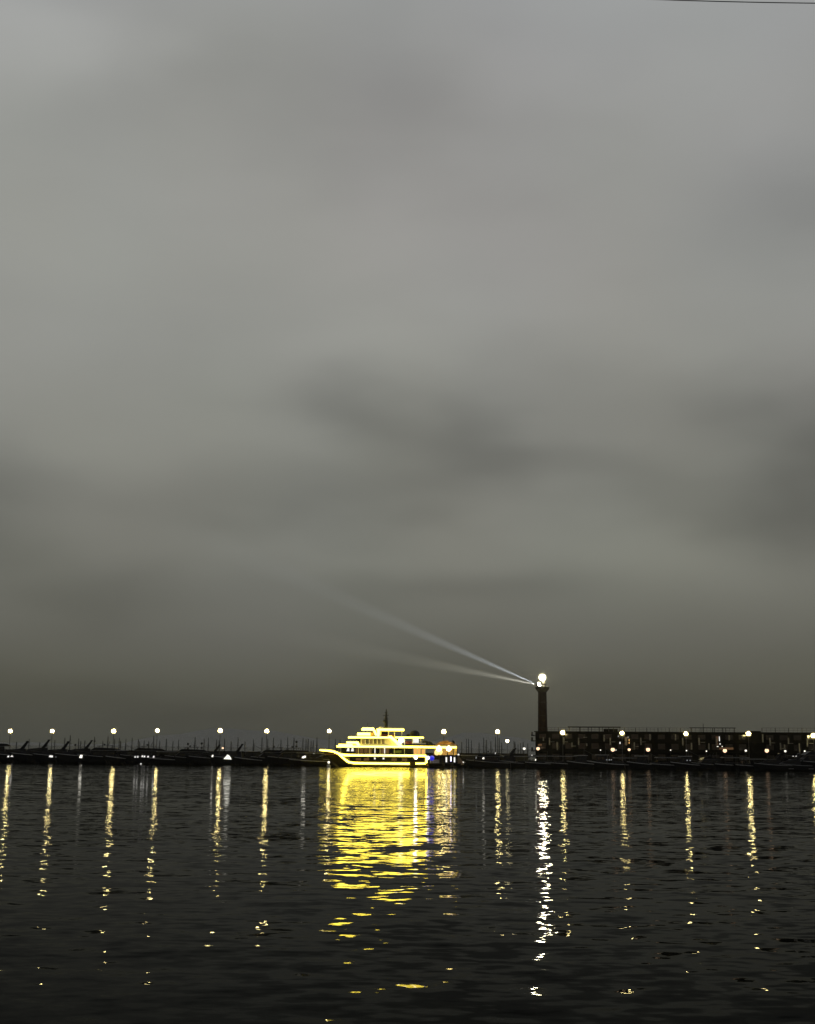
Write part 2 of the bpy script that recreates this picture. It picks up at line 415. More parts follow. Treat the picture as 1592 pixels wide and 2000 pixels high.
# ------------------------------------------------------------------ lighthouse
lp = place(1060, 27, 10)
lh = thing('lighthouse', 'tall dark brick lighthouse with flared gallery, its lamp shining white', 'lighthouse', (lp.x, lp.y, 1.3))
def lz(py): return zfor(lp.x, lp.y, py) - 1.3
K = (P(1061, 1400, lp.y) - P(1060, 1400, lp.y)).length
zt = lz(1351)
MB().lathe([(10.5 * K, 0), (10.2 * K, lz(1440)), (9.3 * K, lz(1426)), (8.8 * K, lz(1395)), (8.3 * K, zt)], 10).build('tower', 'brick', lh)
MB().lathe([(11.5 * K, 0), (11.5 * K, 2.0), (10.6 * K, 2.3)], 10).build('plinth', 'stone_dark', lh)
for z_ in (1372, 1398, 1422):
    MB().lathe([(9.0 * K, lz(z_) - .12), (9.5 * K, lz(z_)), (9.0 * K, lz(z_) + .12)], 10).build('band', 'stone_dark', lh)
MB().lathe([(8.4 * K, lz(1352)), (10 * K, lz(1350)), (13.0 * K, lz(1346.5)), (14.3 * K, lz(1343)), (14.3 * K, lz(1342.2)), (12.5 * K, lz(1343.2)), (4 * K, lz(1344.5))], 20).build('gallery', 'stone_dark', lh)
for k in range(16):
    a = 2 * math.pi * k / 16; r = 13.9 * K
    MB().tube([(r * math.cos(a), r * math.sin(a), lz(1343)), (r * math.cos(a), r * math.sin(a), lz(1340.3))], .05, 5).build('baluster', 'metal', lh)
MB().tube([(13.9 * K * math.cos(2 * math.pi * k / 24), 13.9 * K * math.sin(2 * math.pi * k / 24), lz(1340.3)) for k in range(25)], .06, 5).build('rail', 'metal', lh)
MB().lathe([(4.4 * K, lz(1345)), (4.2 * K, lz(1337)), (4.6 * K, lz(1336.6)), (4.4 * K, lz(1335.5)), (3.2 * K, lz(1333)), (1.5 * K, lz(1331.8)), (.6 * K, lz(1330.5)), (.5 * K, lz(1328))], 12, c=(3.6 * K, 0, 0)).build('lantern_room', 'stone_dark', lh)
MB().tube([(1.0 * K, 0, lz(1334)), (.6 * K, 0, lz(1326))], .12, 6).build('lamp_bracket', 'metal', lh)
MB().ball((.3 * K, -.2, lz(1323.5)), 5.6 * K, 16).build('beacon', 'lighthouse', lh, smooth=True)
MB().ball((.3 * K, -.2, lz(1323.0)), 9.5 * K, 18).build('beacon_halo', 'beacon_halo', lh, smooth=True)  # added shell, its weak emission imitates the soft halo round the beacon
# rotating searchlight on the left of the gallery
sl = MB().lathe([(.02, -.5), (.55, -.4), (.72, .1), (.72, .35)], 14).build('searchlight', 'metal', lh)
sl.location = (-8.5 * K, -1.0, lz(1338)); sl.rotation_euler = (R(70), 0, R(40))
MB().ball((0, 0, .2), 3.3 * K, 14).build('lens', glow('searchlight_lens', (1, .93, .86), 60.0), sl, smooth=True)
MB().tube([(-8.5 * K, -1.0, lz(1344)), (-8.5 * K, -1.0, lz(1340))], .15, 6).build('bracket', 'metal', lh)
SRC = P(1049, 1337, lp.y - 1.4)
def beam(name, px, py, Y, watts, size, col):
    ld = bpy.data.lights.new(name, 'SPOT'); ld.energy = watts; ld.spot_size = R(size); ld.spot_blend = 1.0; ld.shadow_soft_size = .12; ld.color = col
    o = bpy.data.objects.new(name, ld); COL.objects.link(o); o.location = SRC + (P(px, py, Y) - SRC).normalized() * 1.3
    o.rotation_euler = (P(px, py, Y) - SRC).to_track_quat('-Z', 'Y').to_euler()
    return o
BEAM = 4.6e7
beam('searchlight_beam', 700, 1183, 200, BEAM, 1.0, (.80, .88, 1))
beam('searchlight_beam', 820, 1292, 220, BEAM * .38, .9, (1, .97, .85))

# ------------------------------------------------------------------ building on the right
BO = 23.0
def bu(px): return along(px, BO)
U0 = bu(1046)
bl = LA + LD * U0 + LN * BO
zr = zfor(bl.x, bl.y, 1429.5)
bd = thing('long_building', 'long dark three storey building behind the quay with railed flat roof and pale columns', 'building', (bl.x, bl.y, 0), LANG)
def lu(px): return bu(px) - U0
def bz(px, py):
    p = LA + LD * bu(px) + LN * BO; return zfor(p.x, p.y, py)
EW = lu(1760)
g1, g2 = lu(1468), lu(1489)
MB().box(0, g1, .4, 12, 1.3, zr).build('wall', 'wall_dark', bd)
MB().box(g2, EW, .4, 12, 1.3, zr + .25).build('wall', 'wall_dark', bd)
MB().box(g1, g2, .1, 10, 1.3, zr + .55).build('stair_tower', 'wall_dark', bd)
fl = [1.3, 4.1, 6.7, zr]
for z_ in fl[1:3]:
    MB().box(.01, EW - .01, -.25, .38, z_ - .12, z_ + .12).build('floor_slab', 'slab', bd)
MB().box(-.3, g1 + .02, -.1, 12.3, zr + .003, zr + .22).build('roof_slab', 'slab', bd)
# end balconies
for z_, a in ((fl[1], .9), (fl[2], .9), (zr - .9, .9)):
    MB().box(-1.15, -.32, .6, 6, z_ - .1, z_ + .12).build('balcony_slab', 'slab', bd)
    MB().box(-1.15, -1.05, .6, 6, z_ + .14, z_ + .95).build('balcony_front', 'pilaster', bd)
# pale columns
PIL = [(1062, 1440, 1447), (1074, 1441, 1455), (1089, 1449, 1465), (1102, 1440, 1454), (1118, 1450, 1459), (1131, 1441, 1455), (1147, 1452, 1457),
       (1181, 1435, 1448), (1193, 1441, 1455), (1224, 1440, 1456), (1240, 1450, 1464), (1253, 1441, 1455), (1271, 1434, 1446), (1321, 1434, 1446), (1335, 1441, 1456),
       (1352, 1451, 1464), (1367, 1441, 1455), (1386, 1452, 1464), (1401, 1441, 1455), (1426, 1436, 1446), (1492, 1434, 1450), (1506, 1441, 1456), (1526, 1451, 1464),
       (1534, 1454, 1462), (1542, 1441, 1453), (1563, 1452, 1470), (1579, 1441, 1458)]
for px, y0, y1 in PIL:
    u = lu(px)
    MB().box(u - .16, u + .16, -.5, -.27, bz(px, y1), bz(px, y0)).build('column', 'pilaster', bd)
for px, py in ((1080, 1449), (1106, 1449), (1122, 1457), (1144, 1440), (1199, 1449), (1245, 1458), (1259, 1449), (1374, 1450), (1512, 1451), (1547, 1452), (1587, 1452), (1532, 1462)):
    u = lu(px); z_ = bz(px, py)
    MB().box(u - .5, u + .5, -.49, -.28, z_ - .07, z_ + .07).build('beam', 'pilaster', bd)
wm_ = None
bays = int(EW / 3.4)
for fi in range(3):
    z0 = fl[fi] + .55; z1 = min(fl[fi + 1] - .4, z0 + 1.7)
    for b in range(bays):
        u = .9 + b * 3.4
        if g1 - 2.4 < u < g2 + .4: continue
        fr = MB(); fr.box(0, 2.0, .33, .43, z0, z0 + .1); fr.box(0, 2.0, .33, .43, z1 - .1, z1); fr.box(0, .1, .33, .43, z0 + .1, z1 - .1); fr.box(1.9, 2.0, .33, .43, z0 + .1, z1 - .1)
        w = fr.build('window', 'slab', bd, (u, 0, 0))
        MB().box(.1, 1.9, .36, .42, z0 + .1, z1 - .1).build('pane', 'glass', w)
# lit fittings inside the building
for px, py, m, w_, h_ in ((1212, 1451, 'pane_white', .25, .5), (1209, 1438, 'pane_faint', .25, .3), (1228, 1440, 'pane_faint', .2, .4), (1230, 1448, 'cabin_lit', .2, 1.2),
                          (1407, 1443, 'pane_white', .22, 1.2), (1408, 1453, 'pane_white', .3, .3), (1403, 1458, 'lamp_white', .4, .15), (1412, 1458, 'lamp_white', .2, .2),
                          (1224, 1447, 'cabin_dim', .6, 2.0), (1402, 1447, 'cabin_dim', .5, 2.2), (1420, 1462, 'cabin_dim', 3.5, .5), (1055, 1455, 'cabin_dim', 1.0, .5)):
    u = lu(px); z_ = bz(px, py)
    MB().box(u - w_ / 2, u + w_ / 2, -.2, -.1, z_ - h_ / 2, z_ + h_ / 2).build('lit_window', m, bd)
# roof railing
zp = zr + .23
def rail(u0, u1, z0, h, step, top=.06):
    k = 0; u = u0
    while u <= u1 + .01:
        big = (k % 3 == 0)
        w = .16 if big else .05
        MB().box(u - w / 2, u + w / 2, .2, .2 + w, z0, z0 + h).build('railing_post', 'metal', bd); u += step; k += 1
    MB().box(u0, u1, .18, .30, z0 + h + .002, z0 + h + top).build('top_rail', 'metal', bd)
    MB().box(u0 + .1, u1 - .1, .22, .27, z0 + h * .45, z0 + h * .45 + .05).build('mid_rail', 'metal', bd)
rail(lu(1070), lu(1440), zp, .95, .95)
rail(g2 + .3, EW - .5, zr + .26, 1.05, 1.1)
MB().box(lu(1110), lu(1214), -.2, 4, zp + 1.05, zp + 1.22).build('canopy', 'slab', bd)
MB().box(lu(1350), lu(1440), 1, 4, zp + 1.03, zp + 1.15).build('canopy', 'slab', bd)
for px in (1112, 1133, 1150, 1172, 1190, 1212, 1352, 1372, 1395, 1415, 1438):
    MB().box(lu(px) - .08, lu(px) + .08, 1.2, 1.36, zp, zp + 1.05).build('canopy_post', 'metal', bd)
MB().box(lu(1180), lu(1208), 1.6, 3.8, zp + .003, zp + .7).build('roof_box', 'wall_dark', bd)
MB().tube([(lu(1377), 1.8, zp), (lu(1377), 1.8, zp + 2.1)], .07, 6).build('aerial', 'metal', bd)

# ------------------------------------------------------------------ sailboats behind the wall (only masts rise above it)
MASTS = [(33, 1449), (57, 1443), (78, 1455), (92, 1450), (107, 1445), (127, 1441), (137, 1436), (154, 1442), (158, 1447), (166, 1446), (185, 1439), (201, 1447), (211, 1438),
         (224, 1443), (233, 1441), (236, 1447), (246, 1443), (258, 1441), (270, 1444), (273, 1448), (282, 1446), (291, 1448), (300, 1437), (312, 1447), (325, 1443), (338, 1447),
         (349, 1445), (381, 1440), (399, 1443), (407, 1441), (423, 1445), (428, 1446), (439, 1443), (452, 1448), (465, 1440), (479, 1448), (495, 1444), (512, 1440),
         (523, 1443), (534, 1441), (549, 1445), (562, 1440), (574, 1441), (592, 1441), (598, 1444), (602, 1443), (608, 1447), (612, 1446), (619, 1440), (655, 1443), (664, 1445),
         (902, 1449), (911, 1443), (915, 1443), (921, 1446), (936, 1450), (945, 1441), (950, 1445), (959, 1448), (968, 1439), (975, 1441), (980, 1450), (1004, 1447), (1006, 1449), (1012, 1454), (1017, 1451), (1022, 1449), (1031, 1452)]
def between(px):
    xs = [l[0] for l in LAMPS]
    k = 0
    while k < len(xs) and xs[k] < px: k += 1
    return k
NAMES = ['left edge of the photo', 'first lamp post', 'second lamp post', 'third lamp post', 'fourth lamp post', 'fifth lamp post', 'sixth lamp post', 'seventh lamp post', 'eighth lamp post',
         'ninth lamp post', 'tenth lamp post', 'eleventh lamp post', 'twelfth lamp post', 'thirteenth lamp post', 'last lamp post']
def make_sail(H, kind):
    t0 = thing('sailboat', '', 'sailboat', group='sailboats moored behind the sea wall')
    st = []
    for k in range(9):
        s_ = k / 8; x = -3.6 + 7.2 * s_; b = 1.15 * math.sin(math.pi * min(1, .12 + s_ * .62)) ** .8 if k else .06
        zs = 1.0 + .35 * (1 - s_) ** 2
        st.append([(x, -b, zs), (x, -b * .75, .1), (x, 0, -.4), (x, b * .75, .1), (x, b, zs)])
    MB().loft(st).build('hull', 'hull_dark', t0)
    MB().side([(-1.6, 1.05), (-1.1, 1.5), (1.0, 1.55), (1.3, 1.05)], -.6, .6).build('cabin', 'cabin_dark', t0)
    r = .13 if kind else .16
    MB().tube([(-.7, 0, 1.0), (-.7 + random.uniform(-.15, .15), 0, H)], [r * 1.3, r * .7], 6).build('mast', 'mast', t0)
    z_ = 1.0 + (H - 1) * .62
    MB().tube([(-.7, -.55, z_), (-.7, .55, z_)], .04, 5).build('spreader', 'mast', t0)
    MB().tube([(-.7, 0, 2.0), (2.2, 0, 2.1)], .09, 6).build('boom', 'mast', t0)
    MB().tube([(-.5, 0, 2.2), (.8, 0, 2.3), (2.0, 0, 2.22)], [.16, .2, .1], 6).build('furled_sail', 'canvas', t0)
    MB().tube([(-3.5, 0, 1.3), (-.72, 0, H - .3)], .02, 3).build('forestay', 'metal', t0)
    MB().tube([(3.4, 0, 1.1), (-.72, 0, H - .1)], .02, 3).build('backstay', 'metal', t0)
    if kind == 2:
        MB().ball((-.7, 0, H - 1.3), .28, 8).build('radar_reflector', 'mast', t0)
    if kind == 3:
        MB().box(-.62, .15, -.01, .01, H - .9, H - .45).build('flag', 'canvas', t0)
    return t0
cnt = {}
for px, py in MASTS: cnt.setdefault(between(px), []).append(px)
NUM = ['', 'only', 'two', 'three', 'four', 'five', 'six', 'seven', 'eight', 'nine', 'ten', 'eleven', 'twelve', 'thirteen', 'fourteen', 'fifteen']
for i, (px, py) in enumerate(MASTS):
    off = 49 + (i * 7 % 5) * 3.0
    p = place(px, off, 6); H = zfor(p.x, p.y, py)
    kind = 2 if px in (367, 394, 185) else (3 if px in (495, 465, 921) else (1 if i % 3 else 0))
    o = make_sail(max(5.5, H), kind)
    o.location = (p.x, p.y, 0); a = LANG + R(90 + random.uniform(-12, 12)) ; o.rotation_euler = (0, 0, a)
    b = between(px); j = cnt[b].index(px); n = len(cnt[b])
    # keep the mast itself on its column
    off_ = Vector((-.7 * math.cos(a), -.7 * math.sin(a), 0)); o.location = Vector((p.x, p.y, 0)) - off_
    where = 'between the %s and the %s' % (NAMES[b], NAMES[b + 1]) if b else 'left of the first lamp post'
    if b == 7: where = ('between the seventh lamp post and the yacht' if px < 760 else 'left of the eighth lamp post')
    if b == 8: where = 'between the lit tour boat and the ninth lamp post'
    if b == 9: where = 'between the ninth lamp post and the lighthouse'
    o['label'] = ('sailboat mast, %s of %s ' % (WORDS[j], NUM[n])) + where

# signal posts with round dark tops
for px, py, w in ((367, 1453, 'midway between fourth and fifth lamps'), (394, 1452, 'nearer the fifth lamp'), (579, 1449, 'left of the seventh lamp post'), (147, 1455, 'left of the third lamp post')):
    p = place(px, 21, 4); z_ = zfor(p.x, p.y, py)
    t0 = thing('signal_post', 'short post with round dark top, ' + w, 'signal post', (p.x, p.y, 1.3), group='round topped posts on the breakwater')
    MB().tube([(0, 0, 0), (0, 0, z_ - 1.3)], .06, 6).build('pole', 'metal', t0)
    MB().ball((0, 0, z_ - 1.3), .32, 10).build('round_top', 'canvas', t0, smooth=True)
    MB().box(-.3, .3, -.05, .05, z_ - 2.7, z_ - 2.3).build('plate', 'metal', t0)

# ------------------------------------------------------------------ moored motor boats
def hull_loft(Lh, B, zb, zst, flare=1.0, n=13, tran=.9):
    st = []
    for k in range(n):
        s_ = k / (n - 1)
        x = -Lh / 2 + Lh * s_
        b = B / 2 * (1 - (1 - min(1, s_ / .55)) ** 2.2) if s_ < .55 else B / 2 * (1 - (1 - tran) * ((s_ - .55) / .45) ** 1.5)
        b = max(b, .05)
        zs = zst + (zb - zst) * (1 - s_) ** 1.7
        xk = x + (Lh * .10) * (1 - s_) ** 3
        st.append([(x, -b, zs), (xk, -b * .72, .25 + .6 * (1 - s_) ** 3), (xk, 0, -.5 + .5 * (1 - s_) ** 3), (xk, b * .72, .25 + .6 * (1 - s_) ** 3), (x, b, zs)])
    return st
def stripes(t0, Lh, B, zb, zst, dz, m, h=.10):
    rows = hull_loft(Lh, B + .05, zb + dz, zst + dz)
    for side, i in ((-1, 0), (1, 4)):
        ps = [r[i] for r in rows[1:]]
        MB().tube([(p[0], p[1] + side * .0, p[2]) for p in ps], h, 4).build('rubbing_strake', m, t0)
def make_cruiser():
    t0 = thing('motor_cruiser', '', 'motorboat', group='motorboats moored along the quay')
    MB().loft(hull_loft(12, 3.8, 2.3, 1.5)).build('hull', 'hull_dark', t0)
    stripes(t0, 12, 3.8, 2.3, 1.5, -.05, 'hull_pale', .05)
    MB().loft([[(x, -b, 1.5), (x, -b * .8, z_), (x, b * .8, z_), (x, b, 1.5)] for x, b, z_ in ((-3.9, .6, 2.0), (-2.2, 1.3, 2.55), (-1.0, 1.45, 3.1), (1.6, 1.5, 3.35), (2.6, 1.5, 3.25), (2.7, 1.5, 1.8))]).build('cabin', 'cabin_dark', t0)
    MB().side([(-2.3, 2.62), (-.9, 3.2), (-.9, 3.22), (-2.34, 2.66)], -1.0, 1.0).build('windscreen', 'glass', t0)
    for s_ in (-1, 1):
        MB().side([(-1.8, 2.35), (-.8, 2.95), (1.3, 3.05), (1.5, 2.45)], s_ * 1.46 - .03, s_ * 1.46 + .03).build('side_window', 'glass', t0)
    for s_ in (-1, 1):
        MB().side([(1.1, 3.1), (1.9, 3.1), (3.0, 5.0), (2.7, 5.05)], s_ * 1.4 - .08, s_ * 1.4 + .08).build('arch_leg', 'hull_dark', t0)
    MB().side([(2.45, 4.9), (3.1, 4.9), (3.15, 5.08), (2.6, 5.1)], -1.5, 1.5).build('radar_arch', 'hull_dark', t0)
    MB().tube([(-5.8, 0, 2.9), (-4.6, -.9, 2.75), (-2.6, -1.5, 2.5)], .03, 4).tube([(-5.8, 0, 2.9), (-4.6, .9, 2.75), (-2.6, 1.5, 2.5)], .03, 4).build('bow_rail', 'metal', t0)
    MB().box(4.9, 6.4, -1.5, 1.5, .5, .62).build('swim_platform', 'hull_pale', t0)
    return t0
def make_flybridge():
    t0 = thing('flybridge_yacht', '', 'motorboat', group='motorboats moored along the quay')
    MB().loft(hull_loft(15, 4.4, 2.8, 1.8)).build('hull', 'hull_dark', t0)
    stripes(t0, 15, 4.4, 2.8, 1.8, -.3, 'hull_pale', .06)
    MB().side([(-4.0, 1.9), (-2.2, 3.3), (3.8, 3.45), (4.2, 1.8)], -1.75, 1.75).build('cabin', 'cabin_dark', t0)
    for s_ in (-1, 1):
        for a in (-1.8, .1, 2.0):
            MB().side([(a - .5, 2.3), (a - .1, 3.05), (a + 1.3, 3.1), (a + 1.35, 2.3)], s_ * 1.77 - .03, s_ * 1.77 + .03).build('side_window', 'glass', t0)
    MB().side([(-2.9, 3.4), (-1.9, 4.1), (-1.5, 4.15), (4.4, 3.95), (5.3, 3.5), (5.2, 3.4)], -1.85, 1.85).build('flybridge', 'hull_dark', t0)
    MB().side([(-2.95, 3.36), (5.5, 3.36), (5.5, 3.395), (-2.95, 3.395)], -1.95, 1.95).build('deck_edge', 'hull_pale', t0)
    MB().side([(-1.0, 4.5), (2.8, 4.62), (2.9, 4.72), (-1.1, 4.6)], -1.6, 1.6).build('hardtop', 'cabin_dark', t0)
    for x in (-.8, 2.5):
        for s_ in (-1, 1):
            MB().tube([(x, s_ * 1.5, 4.0), (x + .15, s_ * 1.5, 4.6)], .06, 5).build('hardtop_post', 'metal', t0)
    MB().tube([(1.5, 0, 4.6), (2.0, 0, 5.7)], .06, 5).build('aerial', 'metal', t0)
    MB().ball((.6, 0, 4.92), .3, 10, .7).build('radome', 'hull_dark', t0, smooth=True)
    MB().tube([(-7.2, 0, 3.4), (-5.6, -1.2, 3.15), (-3.0, -1.9, 2.8)], .03, 4).tube([(-7.2, 0, 3.4), (-5.6, 1.2, 3.15), (-3.0, 1.9, 2.8)], .03, 4).build('bow_rail', 'metal', t0)
    return t0
def make_launch():
    t0 = thing('covered_launch', '', 'motorboat', group='motorboats moored along the quay')
    MB().loft(hull_loft(10, 3.2, 1.6, 1.1, tran=.8)).build('hull', 'hull_dark', t0)
    stripes(t0, 10, 3.2, 1.6, 1.1, -.12, 'hull_pale', .07)
    MB().box(-1.6, 3.6, -1.2, 1.2, 1.0, 1.75).build('bench_box', 'cabin_dark', t0)
    MB().side([(-2.4, 2.95), (3.9, 2.95), (3.7, 3.1), (-2.2, 3.12)], -1.5, 1.5).build('awning', 'canvas', t0)
    MB().side([(-2.5, 2.86), (4.0, 2.86), (4.0, 2.94), (-2.5, 2.94)], -1.55, 1.55).build('awning_edge', 'hull_pale', t0)
    for x in (-2.0, .6, 3.4):
        for s_ in (-1, 1):
            MB().tube([(x, s_ * 1.35, 1.1), (x, s_ * 1.35, 2.9)], .045, 5).build('awning_post', 'metal', t0)
    MB().side([(-2.6, 1.5), (-2.1, 2.3), (-2.05, 2.3), (-2.5, 1.5)], -1.1, 1.1).build('windscreen', 'glass', t0)
    MB().tube([(-3.6, 0, 1.4), (-3.6, 0, 4.2)], .05, 5).build('pole', 'metal', t0)
    return t0
def make_fishing():
    t0 = thing('fishing_boat', '', 'motorboat', group='motorboats moored along the quay')
    MB().loft(hull_loft(11, 3.6, 2.2, 1.2, tran=.85)).build('hull', 'hull_dark', t0)
    stripes(t0, 11, 3.6, 2.2, 1.2, -.1, 'hull_pale', .08)
    MB().side([(-1.9, 1.3), (-1.7, 3.4), (.9, 3.4), (.9, 1.2)], -1.1, 1.1).build('wheelhouse', 'cabin_dark', t0)
    MB().box(-2.1, 1.2, -1.3, 1.3, 3.42, 3.54).build('roof', 'hull_pale', t0)
    for s_ in (-1, 1):
        for a in (-1.4, -.4):
            MB().box(a, a + .7, s_ * 1.12 - .02, s_ * 1.12 + .02, 2.3, 3.0).build('side_window', 'glass', t0)
    MB().tube([(.4, 0, 3.5), (.5, 0, 5.6)], [.08, .04], 6).build('mast', 'mast', t0)
    MB().tube([(.5, 0, 5.0), (3.6, 0, 3.4)], .05, 5).build('derrick', 'mast', t0)
    MB().box(2.2, 4.2, -1.0, 1.0, 1.3, 1.9).build('net_box', 'canvas', t0)
    return t0
PROTO = [make_cruiser(), make_flybridge(), make_launch(), make_fishing()]
KNAME = ['dark motor cruiser', 'dark flybridge yacht', 'launch with awning', 'fishing boat with wheelhouse']
# px, kind, yaw rel. to quay, offset, scale, where
BOATS = [(-30, 1, 24, 6, 1.25, 'cut by the left edge of the photo'),
 (28, 0, 20, 6, 1.12, 'below the first lamp post, white windows lit'), (68, 0, 22, 6, 1.2, 'between the first and second lamp posts'),
 (108, 0, 20, 6, 1.12, 'just right of the second lamp post'), (152, 0, 22, 6, 1.18, 'midway between the second and third lamp posts, one light aboard'), (198, 1, 18, 6.5, 1.0, 'left of the third lamp post'),
 (240, 3, 28, 5.5, 1.0, 'right of the third lamp post'), (282, 1, 20, 6.5, 1.0, 'left of the fourth lamp post, with a row of lit windows'),
 (326, 2, 24, 5, 1.1, 'right of the fourth lamp post'), (366, 1, 22, 6.5, .95, 'midway between the fourth and fifth lamp posts'),
 (406, 0, 20, 6, 1.0, 'left of the fifth lamp post'), (450, 0, 14, 6, 1.05, 'right of the fifth lamp post under a white-lit tent'),
 (492, 3, 24, 5, 1.0, 'left of the sixth lamp post'), (530, 1, 20, 6.5, .95, 'right of the sixth lamp post'),
 (566, 1, 26, 6.5, .95, 'midway between the sixth and seventh lamp posts'), (600, 2, 16, 5, 1.1, 'left of the yacht bow, one white light on it'),
 (640, 0, 20, 9, .9, 'behind the bow of the yellow-lit yacht'),
 (920, 2, 10, 5, 1.0, 'right of the lit tour boat, its first neighbour'), (950, 1, 4, 1.5, .8, 'in front, below the ninth lamp post to its left'), (985, 0, 12, 6, .95, 'right of the ninth lamp post'),
 (1022, 2, 14, 6, .95, 'left of the building corner'), (1058, 2, 10, 5, 1.0, 'in front of the lighthouse foot'), (1098, 2, 8, 5, 1.0, 'below the lamp post beside the lighthouse'),
 (1138, 3, 18, 5, .9, 'one place right of the tenth lamp post'), (1180, 3, -8, 5, .95, 'left of the three warm quay lights'), (1216, 2, 10, 5, .9, 'below the eleventh lamp post'),
 (1256, 3, 14, 5, .9, 'below the rightmost of three warm quay lights'), (1300, 2, 12, 5, .95, 'left of the twelfth lamp post'), (1342, 3, 10, 5, .9, 'below the twelfth lamp post'),
 (1384, 1, 16, 5.5, .7, 'right of the twelfth lamp post'), (1430, 2, 8, 5, 1.0, 'left of the thirteenth lamp post'), (1466, 2, 12, 4, .9, 'below the thirteenth lamp post'),
 (1506, 0, 6, 2.5, .8, 'right of the thirteenth lamp post, standing out in front'), (1545, 0, 10, 3, .8, 'left of the last lamp post'), (1596, 1, 8, 5, 1.1, 'cut by the right edge of the photo')]
used = set(); BO_ = {}
for i, (px, kd, yaw, off, sc, w) in enumerate(BOATS):
    p = place(px, off)
    a = LANG + R(yaw)
    lab = KNAME[kd] + ' ' + w
    if kd not in used:
        used.add(kd); o = PROTO[kd]; o.location = p; o.rotation_euler = (0, 0, a); o.scale = (sc,) * 3; o['label'] = lab
    else: o = dup(PROTO[kd], p, a, lab, sc)
    BO_[px] = o
# lights carried by boats: parts of the boat, in its own frame
bpy.context.view_layer.update()
def boat_light(key, pts, m, name='lit_window', w=.25, h=.25):
    o = BO_[key]; inv = o.matrix_world.inverted()
    for (px, py) in pts:
        bestY = o.location.y - 2.3 * o.scale[0]
        q_ = inv @ P(px, py, bestY); w_, h_ = w * .8, h * .8
        MB().side([(-w_, -h_ * .8), (-w_ * .3, h_), (w_, h_ * .9), (w_ * .8, -h_)], -.06, .06).build(name, m, o, q_)
boat_light(28, [(16, 1477.5)], 'pane_white', w=.3, h=.25)
boat_light(28, [(25, 1476.5)], 'pane_white', w=.7, h=.28)
boat_light(108, [(98, 1477), (101, 1477.5)], 'pane_white', w=.38, h=.3)
boat_light(108, [(110, 1478), (114, 1477.5)], 'pane_faint', w=.25, h=.15)
boat_light(152, [(158, 1477.5)], 'lamp_white', 'deck_light', .45, .45)
boat_light(282, [(264, 1478), (269, 1478), (278, 1477), (282, 1477.5), (289, 1478), (300, 1478)], 'pane_white', w=.3, h=.3)
boat_light(282, [(275, 1492)], 'pane_white', w=.3, h=.2)
boat_light(406, [(415, 1476.5)], 'lamp_white', 'deck_light', .32, .36)
boat_light(600, [(595, 1478), (592, 1479)], 'lamp_white', 'deck_light', .4, .3)
boat_light(640, [(613, 1471), ], 'pane_faint', 'deck_light', .3, .3)
boat_light(950, [(944, 1481)], 'lamp_white', 'deck_light', .42, .34)
boat_light(920, [(930, 1480)], 'pane_faint', 'lit_window', .12, .4)
boat_light(985, [(967, 1471)], 'pane_white', 'deck_light', .22, .26)
boat_light(1058, [(1046, 1484)], 'lamp_white', 'deck_light', .2, .26)
boat_light(1022, [(1039, 1475)], 'pane_white', 'deck_light', .16, .16)
boat_light(1216, [(1203, 1465)], 'lamp_white', 'deck_light', .15, .15)
boat_light(1216, [(1185, 1484), (1190, 1484), (1194, 1484)], 'pane_faint', 'lit_window', .2, .16)
boat_light(1342, [(1342, 1485), (1348, 1485)], 'pane_faint', 'lit_window', .2, .14)
boat_light(1545, [(1549, 1477), (1555, 1477)], 'pane_white', 'lit_window', .28, .12)
# white-lit tent awning
o = BO_[450]; inv = o.matrix_world.inverted()
c0 = P(445.5, 1482.5, o.location.y - 2.4)
tt = MB(); k_ = .095
tt.add([inv @ (c0 + Vector((a * k_, b, c * k_))) for a, b, c in ((-11, -1, 0), (9, -1, -1), (9, 1.5, -1), (-11, 1.5, 0), (-2, 0, 12), (3, 0, 9.5))],
       [(0, 1, 5, 4), (2, 3, 4, 5), (1, 2, 5), (3, 0, 4), (3, 2, 1, 0)])
tt.build('lit_tent', mat('lit_tent_cloth', (.4, .4, .36), .8, emit=((1, .97, .84), 1.1)), o)

# ------------------------------------------------------------------ the lit yacht
YY = W(760, 1498).y - .5                                   # depth of its near side
k0 = P(760, 1498, YY); KY = (P(761, 1498, YY) - k0).length
HB = 4.0                                      # half beam
ORG = Vector((k0.x, YY + HB, 0))
ya = thing('pleasure_yacht', 'large three deck pleasure yacht outlined in bright yellow light strips, moored bow to the left', 'yacht', ORG)
def X(px): return (px - 760) * KY
ZB = zfor(k0.x, YY, 1498)
def Z(py): return zfor(k0.x, YY, py)
def outline(x0, x1, hb, nose, n=9, aft=.3):  # rounded nose at x0 (bow side)
    pts = []
    for i in range(n + 1):
        a = math.pi / 2 * i / n
        pts.append((x0 + nose * (1 - math.cos(a)), -hb * math.sin(a)))
    right = [(x1 - aft, -hb), (x1, -hb + aft)]
    low = pts + right
    up = [(x, -y) for x, y in reversed(low)]
    if abs(low[0][1]) < 1e-6: up = up[:-1]
    return low + up
def band(pts, z0, z1, th, name, m, parent=ya, close=True):   # a band standing proud round an outline
    b = MB(); n = len(pts)
    cx = sum(p[0] for p in pts) / n
    o_ = []
    for i in range(n):
        p0 = Vector(pts[i - 1]); p1 = Vector(pts[i]); p2 = Vector(pts[(i + 1) % n])
        tdir = (p2 - p0).normalized(); nr = Vector((tdir.y, -tdir.x))
        o_.append(p1 + nr * th)
    rings = []
    for i in range(n):
        a, c = pts[i], o_[i]
        rings.append([(a[0], a[1], z0), (c.x, c.y, z0), (c.x, c.y, z1), (a[0], a[1], z1)])
    rings.append(rings[0])
    b.loft(rings, cap=False)
    return b.build(name, m, parent)
